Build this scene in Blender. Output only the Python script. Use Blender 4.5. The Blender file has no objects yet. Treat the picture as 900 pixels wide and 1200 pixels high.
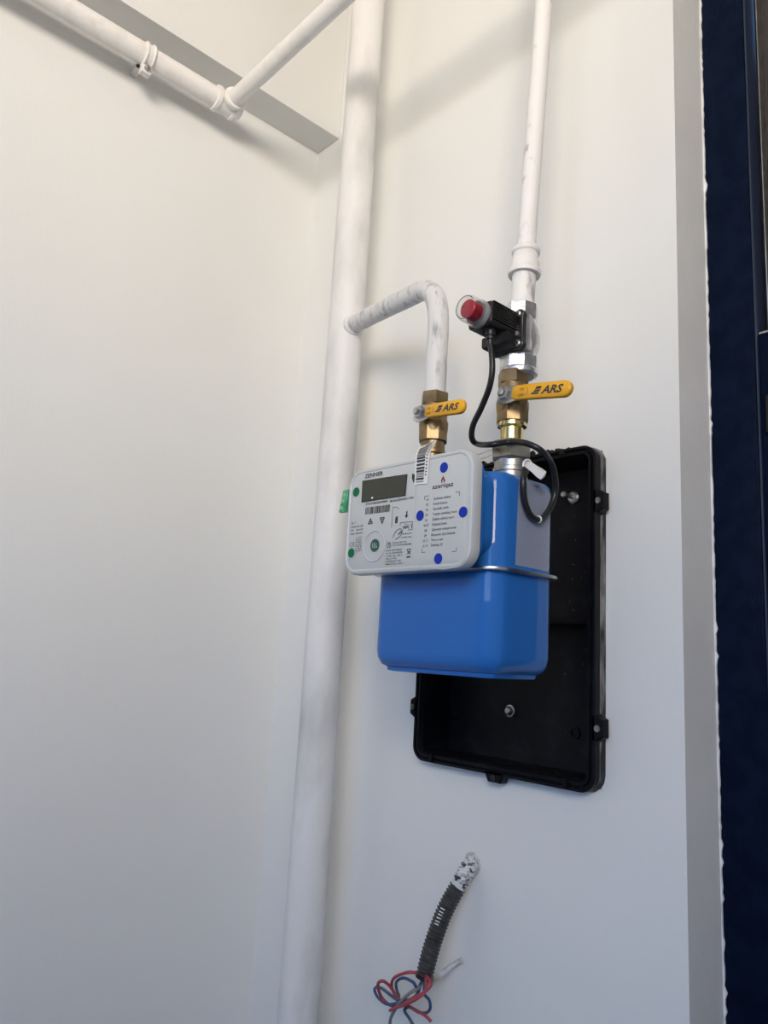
import bpy, bmesh, math, random
from mathutils import Vector, Matrix
random.seed(4)
S = bpy.context.scene
COL = S.collection
PI = math.pi

# ------------------------------------------------------------------ camera
F = 886.2
YAW, PITCH, ROLL = map(math.radians, (47.886, 10.531, 3.246))
CAM = Vector((1.147, -0.80, 1.45))
fwd = Vector((-math.sin(YAW)*math.cos(PITCH), math.cos(YAW)*math.cos(PITCH), math.sin(PITCH)))
r0 = Vector((math.cos(YAW), math.sin(YAW), 0)); u0 = r0.cross(fwd)
right = r0*math.cos(ROLL) + u0*math.sin(ROLL); up = right.cross(fwd)
cd = bpy.data.cameras.new('camera'); cam = bpy.data.objects.new('camera', cd); COL.objects.link(cam)
M3 = Matrix((right, up, -fwd)).transposed()
cam.matrix_world = Matrix.Translation(CAM) @ M3.to_4x4()
cd.sensor_fit = 'VERTICAL'; cd.sensor_height = 36; cd.lens = F/1200*36; cd.clip_start = .01
S.camera = cam

# ------------------------------------------------------------------ light
w = bpy.data.worlds.new('world'); S.world = w; w.use_nodes = True
nt = w.node_tree; nt.nodes.clear()
tc = nt.nodes.new('ShaderNodeTexCoord'); sx = nt.nodes.new('ShaderNodeSeparateXYZ')
cr = nt.nodes.new('ShaderNodeValToRGB'); bg = nt.nodes.new('ShaderNodeBackground'); ow = nt.nodes.new('ShaderNodeOutputWorld')
mr = nt.nodes.new('ShaderNodeMapRange'); mr.inputs[1].default_value = -1; mr.inputs[2].default_value = 1
nt.links.new(tc.outputs['Generated'], sx.inputs[0]); nt.links.new(sx.outputs[2], mr.inputs[0])
nt.links.new(mr.outputs[0], cr.inputs[0]); nt.links.new(cr.outputs[0], bg.inputs[0]); nt.links.new(bg.outputs[0], ow.inputs[0])
e = cr.color_ramp.elements
e[0].position = 0.0; e[0].color = (.50, .40, .31, 1)
e[1].position = 1.0; e[1].color = (.20, .42, .90, 1)
q = e.new(.49); q.color = (.66, .60, .54, 1)
q = e.new(.51); q.color = (.56, .74, 1.0, 1)
q = e.new(.58); q.color = (.22, .50, 1.0, 1)
bg.inputs[1].default_value = 4.9

def area(name, loc, target, size, energy, color):
    l = bpy.data.lights.new(name, 'AREA'); l.shape = 'RECTANGLE'; l.size, l.size_y = size
    l.energy = energy; l.color = color; l.spread = math.radians(84)
    o = bpy.data.objects.new(name, l); COL.objects.link(o); o.location = loc
    o.rotation_euler = (Vector(target)-Vector(loc)).to_track_quat('-Z', 'Y').to_euler()
area('added_warm_fill', (2.05, -1.9, 2.32), (.1, -.2, 2.42), (1.0, .6), 11.4, (1, .868, .715))  # added warm fill that brightens the upper walls, no real fitting

vs = S.view_settings
S.display_settings.display_device = 'sRGB'
vs.view_transform = 'Standard'; vs.look = 'None'; vs.gamma = 1; vs.exposure = 0.0
vs.use_curve_mapping = False

# ------------------------------------------------------------------ helpers
def at(px, py, y=None, x=None, z=None):
    """point of the plane y=, x= or z= seen at a pixel of the 900x1200 photo"""
    d = right*((px-450)/F) - up*((py-600)/F) + fwd
    if y is not None: t = (y-CAM.y)/d.y
    elif x is not None: t = (x-CAM.x)/d.x
    else: t = (z-CAM.z)/d.z
    return CAM + d*t

def mat(name, color, rough=.5, metal=0, color2=None, nscale=30, nlo=.4, nhi=.6, stretch=(1, 1, 1), bump=0, bscale=200,
        bstretch=(1, 1, 1), coat=0, alpha=1, trans=0, ior=1.45, coat_rough=.05, spec=.5, detail=4):
    m = bpy.data.materials.new(name); m.use_nodes = True
    n = m.node_tree; b = n.nodes['Principled BSDF']
    b.inputs['Base Color'].default_value = (*color, 1); b.inputs['Roughness'].default_value = rough
    b.inputs['Metallic'].default_value = metal; b.inputs['Coat Weight'].default_value = coat
    b.inputs['Coat Roughness'].default_value = coat_rough
    b.inputs['Alpha'].default_value = alpha; b.inputs['Transmission Weight'].default_value = trans
    b.inputs['IOR'].default_value = ior; b.inputs['Specular IOR Level'].default_value = spec
    tcn = n.nodes.new('ShaderNodeTexCoord')
    def noise(scale, st):
        mp = n.nodes.new('ShaderNodeMapping'); mp.inputs['Scale'].default_value = st
        n.links.new(tcn.outputs['Object'], mp.inputs[0])
        no = n.nodes.new('ShaderNodeTexNoise'); no.inputs['Scale'].default_value = scale; no.inputs['Detail'].default_value = detail
        n.links.new(mp.outputs[0], no.inputs['Vector']); return no
    if color2:
        no = noise(nscale, stretch); r = n.nodes.new('ShaderNodeMapRange')
        r.inputs[1].default_value = nlo; r.inputs[2].default_value = nhi
        n.links.new(no.outputs[0], r.inputs[0])
        mx = n.nodes.new('ShaderNodeMix'); mx.data_type = 'RGBA'
        mx.inputs[6].default_value = (*color, 1); mx.inputs[7].default_value = (*color2, 1)
        n.links.new(r.outputs[0], mx.inputs[0]); n.links.new(mx.outputs[2], b.inputs['Base Color'])
    if bump:
        no = noise(bscale, bstretch); bp = n.nodes.new('ShaderNodeBump')
        bp.inputs['Strength'].default_value = bump; bp.inputs['Distance'].default_value = .001
        n.links.new(no.outputs[0], bp.inputs['Height']); n.links.new(bp.outputs[0], b.inputs['Normal'])
    return m

M = dict(
 wall=mat('wall_paint', (.775, .782, .765), .6, color2=(.735, .742, .73), nscale=1.6, nlo=.35, nhi=.7, bump=.25, bscale=420, bstretch=(1, 1, .12)),
 reveal=mat('reveal_paint', (.74, .745, .74), .6, color2=(.68, .685, .68), nscale=5, bump=.35, bscale=300, bstretch=(1, 1, .15)),
 ceil=mat('ceiling_paint', (.78, .76, .72), .7, bump=.1),
 floor=mat('floor_tile', (.10, .11, .13), .5, color2=(.08, .09, .11), nscale=8),
 pipe=mat('white_pipe_paint', (.74, .735, .725), .5, color2=(.52, .515, .51), nscale=13, nlo=.48, nhi=.75, stretch=(1, 1, .45), bump=.6, bscale=130, bstretch=(1, 1, .35)),
 pipe_grey=mat('thin_white_paint_on_grey_pipe', (.68, .68, .68), .5, color2=(.34, .35, .36), nscale=120, nlo=.52, nhi=.74, stretch=(1, 1, .3), bump=.7, bscale=160, detail=8),
 pipe_plain=mat('fresh_white_pipe_paint', (.80, .79, .77), .42, color2=(.70, .68, .65), nscale=40, nlo=.5, nhi=.75, bump=.5, bscale=160),
 pipe_worn=mat('white_pipe_paint_with_dark_flecks', (.80, .79, .77), .45, color2=(.42, .38, .35), nscale=55, nlo=.62, nhi=.74, stretch=(1, 1, .5), bump=.5, bscale=160, detail=8),
 blue=mat('blue_enamel', (.020, .140, .47), .5, spec=.1, color2=(.018, .130, .445), nscale=6, coat=.55, coat_rough=.03),
 steel=mat('steel', (.55, .56, .57), .32, 1, color2=(.42, .43, .44), nscale=50),
 alu=mat('cast_aluminium', (.74, .75, .76), .36, .85, color2=(.52, .53, .54), nscale=70, bump=.4, bscale=250),
 zinc=mat('dull_zinc', (.47, .47, .46), .38, .9, color2=(.28, .27, .26), nscale=60, nlo=.45, nhi=.7),
 brass=mat('brass', (.32, .235, .125), .42, .8, color2=(.22, .155, .08), nscale=45, bump=.15, bscale=300),
 brass_bright=mat('bright_yellow_zinc', (.80, .66, .30), .22, .95, color2=(.62, .52, .22), nscale=60),
 nut=mat('stained_nickel_nut', (.43, .40, .31), .33, .85, color2=(.36, .22, .13), nscale=28, nlo=.5, nhi=.62),
 cover=mat('light_grey_plastic', (.52, .545, .55), .38, color2=(.49, .515, .52), nscale=10, coat=.3),
 panel=mat('pale_grey_label', (.47, .50, .51), .33, color2=(.45, .48, .49), nscale=8, coat=.4),
 lcd=mat('lcd_glass', (.040, .042, .029), .22, spec=.3, coat=.25, coat_rough=.08),
 lcd_frame=mat('lcd_black_border', (.03, .03, .03), .5),  # near-black border around the display
 ink=mat('black_print', (.035, .037, .04), .6),
 inkgrey=mat('grey_print', (.07, .073, .078), .6),
 white=mat('white_plastic', (.80, .80, .79), .4),
 paper=mat('white_label_paper', (.74, .75, .75), .4, coat=.4),
 bluedot=mat('blue_sticker', (.008, .035, .36), .55, spec=.2),
 greendot=mat('green_sticker', (.006, .14, .05), .55, spec=.2),
 darkgreen=mat('dark_green_lens', (.015, .085, .06), .3),
 greenseal=mat('green_seal_plastic', (.03, .30, .12), .35, color2=(.10, .42, .22), nscale=120, coat=.3),
 film=mat('clear_film', (.55, .55, .55), .12, alpha=.30),
 black=mat('black_plastic', (.010, .011, .013), .38, color2=(.016, .017, .020), nscale=60, bump=.3, bscale=220),
 box=mat('black_box_plastic', (.004, .0045, .007), .42, spec=.14, color2=(.008, .009, .012), nscale=35, nlo=.5, nhi=.7, bump=.35, bscale=160),
 boxedge=mat('black_plastic_smeared_with_plaster', (.012, .012, .013), .5, color2=(.22, .21, .20), nscale=90, nlo=.44, nhi=.62, stretch=(1, 1, .2), bump=.8, bscale=200, detail=8),
 foam=mat('black_foam', (.008, .008, .009), .9, bump=1, bscale=300),
 cable=mat('black_rubber', (.012, .012, .013), .36),
 yellow=mat('yellow_dipped_coating', (.78, .40, .015), .38, color2=(.72, .36, .012), nscale=30, coat=.3),
 clear=mat('clear_plastic_dome', (.95, .95, .95), .04, trans=1, ior=1.3),
 greyring=mat('frosted_grey_collar', (.34, .36, .36), .25, trans=.25),
 red=mat('red_plastic', (.42, .012, .035), .35),
 navy=mat('navy_foil', (.0022, .006, .019), .45, color2=(.004, .009, .026), nscale=40, bump=.9, bscale=520, bstretch=(1, 1, .22), spec=.05),
 glass=mat('dark_door_glass', (.05, .042, .036), .06, spec=.6, trans=.2),
 silicone=mat('ragged_white_paint_bead', (.85, .85, .84), .5, bump=.5, bscale=200),
 plaster=mat('dirty_white_plaster', (.60, .60, .60), .8, color2=(.36, .36, .36), nscale=90, bump=1, bscale=200),
 conduit=mat('black_conduit_plastic', (.035, .036, .037), .40, color2=(.06, .06, .06), nscale=90),
 conduit_paint=mat('conduit_with_white_paint', (.68, .70, .72), .55, color2=(.03, .03, .03), nscale=110, nlo=.50, nhi=.60, detail=6, stretch=(1, 1, 1.5)),
 wred=mat('red_wire', (.42, .045, .075), .45, color2=(.32, .07, .08), nscale=60),
 wblue=mat('blue_wire', (.03, .075, .22), .45, color2=(.07, .10, .16), nscale=60),
 wgrey=mat('grey_wire', (.20, .21, .22), .5),
 thread=mat('seal_wire', (.34, .34, .33), .4, .5),
)

def link(name, bm, m, parent=None, smooth=35, recalc=True):
    if recalc: bmesh.ops.recalc_face_normals(bm, faces=bm.faces)
    me = bpy.data.meshes.new(name); bm.to_mesh(me); bm.free()
    me.materials.append(M[m] if isinstance(m, str) else m)
    if smooth:
        me.shade_smooth(); me.set_sharp_from_angle(angle=math.radians(smooth))
    o = bpy.data.objects.new(name, me); COL.objects.link(o)
    if parent is not None:
        o.parent = parent
        o.matrix_parent_inverse = PW[parent.name].inverted() if parent.name in PW else Matrix()
    return o
PW = {}
def thing(name, label, cat, loc, group=None):
    o = bpy.data.objects.new(name, None); COL.objects.link(o); o.location = loc; o.empty_display_size = .02
    PW[o.name] = Matrix.Translation(loc)
    o['label'] = label; o['category'] = cat
    if group: o['group'] = group
    return o
def tag(o, label, cat, group=None):
    o['label'] = label; o['category'] = cat
    if group: o['group'] = group
    return o
def struct(name, bm, m, parent=None, smooth=0):
    o = link(name, bm, m, parent, smooth)
    if parent is None: o['kind'] = 'structure'
    return o
def plabel(o, s): o['label'] = s; return o

def box(bm, x0, x1, y0, y1, z0, z1, bev=0):
    v = [bm.verts.new((x, y, z)) for x in (x0, x1) for y in (y0, y1) for z in (z0, z1)]
    fs = [(0, 1, 3, 2), (4, 6, 7, 5), (0, 4, 5, 1), (2, 3, 7, 6), (0, 2, 6, 4), (1, 5, 7, 3)]
    faces = [bm.faces.new([v[i] for i in f]) for f in fs]
    if bev:
        es = {e for f in faces for e in f.edges}
        bmesh.ops.bevel(bm, geom=list(es), offset=bev, segments=2, affect='EDGES', profile=.6)
    return bm
def B(*a, **k): return box(bmesh.new(), *a, **k)

def rrect(cx, cy, w, h, r, n=6):
    r = max(min(r, w/2-1e-5, h/2-1e-5), 1e-5); p = []
    for sx_, sy_, a0 in ((1, 1, 0), (-1, 1, PI/2), (-1, -1, PI), (1, -1, 1.5*PI)):
        for i in range(n+1):
            a = a0 + PI/2*i/n
            p.append((cx+sx_*(w/2-r)+r*math.cos(a), cy+sy_*(h/2-r)+r*math.sin(a)))
    return p
def loft(bm, loops, cap0=True, cap1=True, closed=True):
    vs_ = [[bm.verts.new(p) for p in L] for L in loops]
    n = len(vs_[0])
    for a, b in zip(vs_, vs_[1:]):
        for i in range(n if closed else n-1):
            bm.faces.new((a[i], a[(i+1) % n], b[(i+1) % n], b[i]))
    if cap0: bm.faces.new(vs_[0][::-1])
    if cap1: bm.faces.new(vs_[-1])
    return bm
def rprism(axis, cx, cy, w, h, r, prof, bm=None, n=6, cap0=True, cap1=True):
    """rounded rectangle swept along an axis; prof = [(inset, position)]"""
    bm = bm or bmesh.new(); loops = []
    for ins, t in prof:
        L = rrect(cx, cy, w-2*ins, h-2*ins, r-ins, n)
        loops.append([(a, t, b) if axis == 'y' else (a, b, t) if axis == 'z' else (t, a, b) for a, b in L])
    return loft(bm, loops, cap0, cap1)
def lathe(prof, base, axis=Vector((0, 0, 1)), n=24, bm=None, rot=0, cap=True):
    """prof = [(radius, distance along axis)]"""
    bm = bm or bmesh.new(); axis = Vector(axis).normalized(); base = Vector(base)
    a = axis.orthogonal().normalized() if abs(axis.z) < .9 else Vector((1, 0, 0))
    a = (a - axis*a.dot(axis)).normalized(); b = axis.cross(a)
    loops = [[base+axis*t+(a*math.cos(rot+2*PI*i/n)+b*math.sin(rot+2*PI*i/n))*max(r, 1e-5) for i in range(n)] for r, t in prof]
    return loft(bm, loops, cap, cap)
def smooth_path(pts, k=8):
    pts = [Vector(p) for p in pts]; out = []
    for i in range(len(pts)-1):
        p0 = pts[max(i-1, 0)]; p1 = pts[i]; p2 = pts[i+1]; p3 = pts[min(i+2, len(pts)-1)]
        for j in range(k):
            t = j/k
            out.append(.5*((2*p1)+(p2-p0)*t+(2*p0-5*p1+4*p2-p3)*t*t+(3*p1-p0-3*p2+p3)*t**3))
    out.append(pts[-1]); return out
def tube(pts, r, n=14, bm=None, cap=True):
    bm = bm or bmesh.new(); pts = [Vector(p) for p in pts]; loops = []
    t0 = (pts[1]-pts[0]).normalized(); a = t0.orthogonal().normalized()
    for i, p in enumerate(pts):
        t = (pts[min(i+1, len(pts)-1)]-pts[max(i-1, 0)]).normalized()
        a = (a-t*a.dot(t)).normalized(); b = t.cross(a)
        rr = r(i/(len(pts)-1)) if callable(r) else r
        loops.append([p+(a*math.cos(2*PI*j/n)+b*math.sin(2*PI*j/n))*rr for j in range(n)])
    return loft(bm, loops, cap, cap)
def wobble(bm, amp, sc=60):
    from mathutils import noise
    for v in bm.verts: v.co += noise.noise_vector(v.co*sc)*amp
    return bm
def slab(poly, thick, plane, bm=None):
    """thin flat shape: poly = [(a,b)], placed by plane(a,b,depth)"""
    bm = bm or bmesh.new()
    return loft(bm, [[plane(a, b, 0) for a, b in poly], [plane(a, b, thick) for a, b in poly]])

# ------------------------------------------------------------------ room
BX0, BX1, BZ0, BZ1, BR = .372, .661, 1.307, 1.714, .020       # meter box outline
H = 2.95
def wall_with_hole():
    bm = bmesh.new()
    hx0, hx1, hz0, hz1 = BX0+.004, BX1-.004, BZ0+.004, BZ1-.004
    xs = [-.15, hx0, hx1, .756]; zs = [0, hz0, hz1, H]
    for i in range(3):
        for j in range(3):
            if i == 1 and j == 1: continue
            bm.faces.new([bm.verts.new(p) for p in ((xs[i], 0, zs[j]), (xs[i+1], 0, zs[j]), (xs[i+1], 0, zs[j+1]), (xs[i], 0, zs[j+1]))])
    q_ = lambda *p: bm.faces.new([bm.verts.new(c) for c in p])
    Y = .075
    q_((hx0, 0, hz0), (hx0, Y, hz0), (hx0, Y, hz1), (hx0, 0, hz1)); q_((hx1, 0, hz0), (hx1, 0, hz1), (hx1, Y, hz1), (hx1, Y, hz0))
    q_((hx0, 0, hz0), (hx1, 0, hz0), (hx1, Y, hz0), (hx0, Y, hz0)); q_((hx0, 0, hz1), (hx0, Y, hz1), (hx1, Y, hz1), (hx1, 0, hz1))
    q_((hx0, Y, hz0), (hx1, Y, hz0), (hx1, Y, hz1), (hx0, Y, hz1))
    bmesh.ops.remove_doubles(bm, verts=bm.verts, dist=1e-6)
    return bm
wb = struct('wall_back', wall_with_hole(), 'wall')
bm = bmesh.new()   # the reveal beside the door: rough plastered return of the wall
n = 40
ra = [bm.verts.new((.756, 0, H*i/n)) for i in range(n+1)]; rb = [bm.verts.new((.756+random.uniform(-.0008, .0008), .16, H*i/n)) for i in range(n+1)]
for i in range(n): bm.faces.new((ra[i], rb[i], rb[i+1], ra[i+1]))
struct('trim_1', bm, 'reveal', wb)
struct('wall_left', B(-.15, 0, -3.2, 0, 0, H), 'wall')
struct('floor', B(-.15, 3.2, -3.2, .3, -.12, 0), 'floor')
struct('ceiling', B(-.15, 3.2, -3.2, .3, H, H+.12), 'ceil')
struct('trim_2', B(.0, .068, -3.2, 0, 2.443, H, bev=.002), 'wall', smooth=30)     # boxed-out beam along the left wall
OX0, OX1, OZ0, OZ1 = 1.05, 2.95, 1.52, 2.78                                           # unseen balcony opening behind the camera, sized to shape the light
bm = bmesh.new()
box(bm, -.15, 3.2, -3.2, -3.05, 0, OZ0); box(bm, -.15, 3.2, -3.2, -3.05, OZ1, H); box(bm, -.15, OX0, -3.2, -3.05, OZ0, OZ1); box(bm, OX1, 3.2, -3.2, -3.05, OZ0, OZ1)
struct('wall_front', bm, 'wall')
struct('wall_right', B(3.05, 3.2, -3.05, .3, 0, H), 'wall')  # unseen side, closed off to narrow the incoming light
struct('trim_3', B(.756, 3.05, .0, .25, 2.62, H), 'wall')                           # lintel over the door

# door: navy frame, glass above, panel below
d = bpy.data.objects.new('door_1', None); COL.objects.link(d); d.location = (.756, .08, 0); PW['door_1'] = Matrix.Translation((.756, .08, 0)); d['kind'] = 'structure'
FY = .078
link('frame_stile', B(.7565, .8110, FY, FY+.07, 0, 2.62, bev=.003), 'navy', d)
link('frame_bead', B(.8112, .8135, FY+.001, FY+.05, 0, 2.62, bev=.0008), mat('navy_foil_edge', (.02, .03, .06), .35), d)
link('frame_head', B(.8140, 1.95, FY, FY+.07, 2.55, 2.62, bev=.003), 'navy', d)
link('frame_stile', B(1.95, 2.02, FY, FY+.07, 0, 2.62, bev=.003), 'navy', d)
zr = at(886, 391, y=FY).z
link('lower_panel', B(.8140, 1.949, FY+.003, FY+.045, .02, zr, bev=.003), 'navy', d)
link('panel_bead', B(.8142, 1.948, FY+.004, FY+.02, zr, zr+.003, bev=.001), 'steel', d)
link('pane', B(.8140, 1.949, FY+.03, FY+.036, zr+.006, 2.55), 'glass', d)
link('glazing_bead', B(.8215, .8230, FY+.014, FY+.03, zr+.006, 2.55, bev=.001), 'steel', d)
h0 = at(896, 479, y=FY-.004)
link('hinge', lathe([(.004, 0), (.007, .002), (.007, .045), (.004, .047)], (h0.x+.006, FY+.0015, h0.z-.03)), 'cable', d)
# the room behind the glass
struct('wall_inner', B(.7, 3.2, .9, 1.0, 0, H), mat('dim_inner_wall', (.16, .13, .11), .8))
# ragged paint line between reveal and frame
bm = bmesh.new(); N = 260; L = [[], [], [], []]
for i in range(N+1):
    z = 1.0+1.6*i/N; a = .0012+random.uniform(-.0007, .0009)+(.0022 if random.random() < .05 else 0)
    for k, p in enumerate(((.7560, FY+.002, z), (.7560, FY-.0018, z), (.7560+a, FY-.0022, z), (.7562+a, FY+.002, z))): L[k].append(p)
loft(bm, L, False, False, closed=False)
struct('trim_4', bm, 'silicone', smooth=60)

# ------------------------------------------------------------------ meter box set into the wall
t = thing('meter_box', 'black plastic open-front gas meter box set into the white wall', 'meter box', ((BX0+BX1)/2, 0, BZ0))
cx, cz, W_, HH = (BX0+BX1)/2, (BZ0+BZ1)/2, BX1-BX0, BZ1-BZ0
RY, BK = -.021, .040
bm = rprism('y', cx, cz, W_, HH, BR, [(.006, 0.066), (.006, .0), (.0045, RY+.006), (.0125, RY+.006), (.0125, BK), (.030, BK+.002)], n=6, cap0=True, cap1=False)
# back panel with a raised lower field
loft(bm, [[(a, BK+.002, b) for a, b in rrect(cx, cz, W_-.06, HH-.06, .008)], [(a, BK+.0021, b) for a, b in rrect(cx, cz, W_-.062, HH-.062, .008)]], False, True)
link('shell', bm, 'box', t)
bm = rprism('y', cx, cz, W_, HH, BR, [(.002, RY+.012), (0, RY+.010), (0, RY+.001), (.001, RY), (.0038, RY), (.0048, RY+.0035), (.0065, RY+.0035), (.0075, RY-.0005), (.0105, RY-.0005), (.0115, RY+.003), (.013, RY+.007)], n=8, cap0=False, cap1=False)
plabel(link('rim', bm, 'box', t, smooth=25), 'double-ridged black rim')
bm = rprism('y', cx, cz, W_, HH, BR, [(-.0010, .001), (-.0008, -.004), (.0022, -.009)], n=8, cap0=False, cap1=False)
plabel(link('outer_edge', wobble(bm, .0008, 200), 'boxedge', t), 'side of the box smeared with plaster')
zl = at(670, 731, y=BK).z
link('ledge', B(BX0+.02, BX1-.013, .012, BK+.003, zl-.002, zl+.002, bev=.001), 'box', t)
link('bottom_groove', B(BX0+.035, BX0+.040, RY-.003, RY+.004, BZ0+.001, BZ0+.012, bev=.0008), 'box', t)
link('bottom_groove', B(BX1-.040, BX1-.035, RY-.003, RY+.004, BZ0+.001, BZ0+.012, bev=.0008), 'box', t)
def lug(cx_, cz_, dx, dz, nm='lug'):
    # trapezoid ear on the rim, pointing (dx,dz)
    px_, pz_ = (dz, dx)
    def P(a, b, yy): return (cx_+dx*b+px_*a, yy, cz_+dz*b+pz_*a)
    pts = [(-.017, -.004), (-.010, .009), (.010, .009), (.017, -.004)]
    bm = bmesh.new()
    loft(bm, [[P(a, b, RY+.014) for a, b in pts], [P(a, b, RY+.002) for a, b in pts], [P(a*.85, b*.85, RY) for a, b in pts]])
    o = link(nm, bm, 'box', t)
    link('hole', lathe([(.0038, 0), (.0038, .0012), (.0022, .0012), (.0018, .0003)], (cx_+dx*.003, RY, cz_+dz*.003), (0, -1, 0), 14), 'boxedge', o)
lug(BX1, at(704, 586, y=RY).z, 1, 0); lug(BX1, at(708, 855, y=RY).z, 1, 0)
lug(BX0, at(482, 828, y=RY).z, -1, 0); lug(at(578, 908, y=RY).x, BZ0, 0, -1)
def bolt(px, py, r, L_, wr, nm):
    p = at(px, py, y=BK)
    bm = lathe([(wr, -.001), (wr, .001), (wr*.75, .003), (r, .0035), (r*.9, L_), (r*1.5, L_+.0005), (r*1.5, L_+.003), (r*1.1, L_+.0045)], (p.x, BK, p.z), (0, -1, 0), 18)
    return link(nm, bm, 'zinc', t)
bolt(672, 583, .0028, .020, .0085, 'mounting_bolt')
p = at(598, 833, y=BK)
link('dome_bolt', lathe([(.0080, -.001), (.0080, .0015), (.0062, .002), (.0058, .005), (.0035, .0075), (.001, .008)], (p.x, BK, p.z), (0, -1, 0), 20), 'zinc', t)
for px, py in ((533, 842), (673, 859)):
    p = at(px, py, y=BK)
    link('moulded_boss', lathe([(.0075, 0), (.007, .003), (.0052, .003), (.0045, .0006), (.002, .0006)], (p.x, BK+.002, p.z), (0, -1, 0), 20), 'box', t)
bm = bmesh.new()
for i in range(230):                                        # crumbs of foam along the top edge
    x = random.uniform(BX0+.03, BX1-.045); s = random.uniform(.0015, .0052)*(1.0 if x > .5 else .7)
    bmesh.ops.create_icosphere(bm, subdivisions=1, radius=s, matrix=Matrix.Translation((x, random.uniform(-.018, -.004), BZ1+random.uniform(-.003, .0030)+.0015*math.sin(x*150))))
o = link('foam_crumbs', wobble(bm, .0012, 300), 'foam', t); o['kind'] = 'stuff'; o['label'] = 'ragged black foam along the top edge'
bm = bmesh.new()
for i in range(36):
    p = at(random.uniform(655, 690), random.uniform(560, 900), y=BK+.002) if i % 3 else Vector((random.uniform(BX0+.03, BX1-.03), random.uniform(-.01, .03), BZ0+.0128))
    s = random.uniform(.00015, .0004)
    bmesh.ops.create_icosphere(bm, subdivisions=1, radius=s, matrix=Matrix.Translation(p))
o = link('plaster_specks', bm, 'plaster', t); o['kind'] = 'stuff'

# ------------------------------------------------------------------ pipes
RX, RYY = .235, -.082
t = thing('riser_pipe', 'thick white painted vertical gas riser pipe in the wall corner with a bent branch', 'pipe', (RX, RYY, 0))
pts = [(RX, RYY, z*.02) for z in range(0, 148)]
link('main_pipe', wobble(tube(pts, .0285, 28), .0009, 12), 'pipe', t)
VX, VY = .511, -.150                                        # left valve axis
zt = 1.926
zs0 = at(414, 381, y=RYY).z
a0 = Vector((RX, RYY, zs0)); a1 = Vector((VX, VY, zt))
dirb = (a1-a0).normalized(); R_ = .050
path = [a0+dirb*.02*i for i in range(int((a1-a0).length/.02))]
path = [p for p in path if (a1-p).length > R_]
s_ = a1-dirb*R_; e_ = a1-Vector((0, 0, R_))
for i in range(13):
    u = i/12; path.append((1-u)**2*s_+2*u*(1-u)*(a1*.62+.38*(s_+e_)/2+Vector((.004, 0, .004)))+u*u*e_)
zbv = at(508, 464, y=VY).z
zz = zt-R_-.012
while zz > zbv-.004: path.append(Vector((VX, VY, zz))); zz -= .012
path.append(Vector((VX, VY, zbv-.006)))
plabel(link('branch_pipe', wobble(tube(path, .0138, 20), .0006, 30), 'pipe_grey', t), 'branch pipe with thin patchy white paint over grey')
bm = lathe([(.0150, 0), (.0175, .003), (.0178, .006), (.0150, .0095)], a0+dirb*.0255, dirb, 24)
link('weld_collar', wobble(bm, .0016, 90), 'pipe', t)
bm = bmesh.new()
for i in range(5): bmesh.ops.create_icosphere(bm, subdivisions=2, radius=.006, matrix=Matrix.Translation((RX+.0265, RYY-.010+.003*i, zs0+.018-.004*i)))

t = thing('outlet_pipe', 'thin white painted vertical pipe rising from the solenoid valve with reducing coupling', 'pipe', (.640, -.14, 1.86))
def ox(z): u = (z-1.67)/.58; return Vector((.6335+.006*u, -.150+.034*u, z))
zA, zB, zC = at(611, 372, y=-.14).z, at(613, 322, y=-.14).z, at(618, 290, y=-.14).z
axp = (ox(2.6)-ox(1.8)).normalized()
link('upper_pipe', wobble(tube([ox(zC-.01+i*.02) for i in range(int((H-zC)/.02)+2)], .0113, 20), .0004, 30), 'pipe_worn', t)
link('lower_pipe', wobble(tube([ox(zA-.012+i*(zB-zA+.02)/10) for i in range(11)], .0140, 22), .0004, 40), 'pipe_worn', t)
hl = zC-zB
bm = lathe([(.0150, .0005), (.0188, .000), (.0198, .003), (.0190, .0062), (.0172, .008), (.0168, hl*.5), (.0152, hl*.6), (.0150, hl-.006), (.0168, hl-.004), (.0172, hl), (.0150, hl+.003), (.012, hl+.004)], ox(zB), axp, 32)
plabel(link('reducing_coupling', wobble(bm, .0004, 60), 'pipe_plain', t), 'white painted flanged reducer')

# pipe along the left wall with clamp, and the pipe crossing in front of the riser
PX, PZ, PY = .052, 2.388, -.238
t = thing('wall_pipe', 'white painted horizontal pipe clamped along the left wall under the beam', 'pipe', (PX, PY, PZ))
link('pipe_run', wobble(tube([(PX, -3.0+.04*i, PZ) for i in range(int((3.0+PY)/.04)+1)], .0180, 24), .0005, 20), 'pipe_plain', t)
bm = bmesh.new()
lathe([(.018, 0), (.0215, .001), (.0225, .005), (.0215, .009), (.0195, .010), (.0195, .034), (.0215, .035), (.0225, .039), (.0205, .043), (.016, .052), (.008, .056)], (PX, PY-.028, PZ), (0, 1, 0), 28, bm)
lathe([(.016, .0), (.016, .012), (.019, .014), (.020, .018), (.019, .022), (.014, .024)], (PX+.004, PY, PZ), (1, 0, 0), 28, bm)
plabel(link('elbow_fitting', bm, 'pipe_plain', t), 'white painted tee fitting')
p = at(283, 127, x=PX+.025)
pc = at(171, 76, x=PX)
cy0 = pc.y
bm = bmesh.new()
for dy in (-.006, .006): lathe([(.0185, -.0022), (.0215, -.0015), (.0222, 0), (.0215, .0015), (.0185, .0022)], (PX, cy0+dy, PZ), (0, 1, 0), 26, bm)
lathe([(.0183, -.007), (.0200, -.006), (.0200, .006), (.0183, .007)], (PX, cy0, PZ), (0, 1, 0), 26, bm)
box(bm, .001, PX-.012, cy0-.005, cy0+.005, PZ-.006, PZ+.006)
box(bm, PX-.006, PX+.006, cy0-.008, cy0+.008, PZ-.034, PZ-.017, bev=.001)
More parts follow.
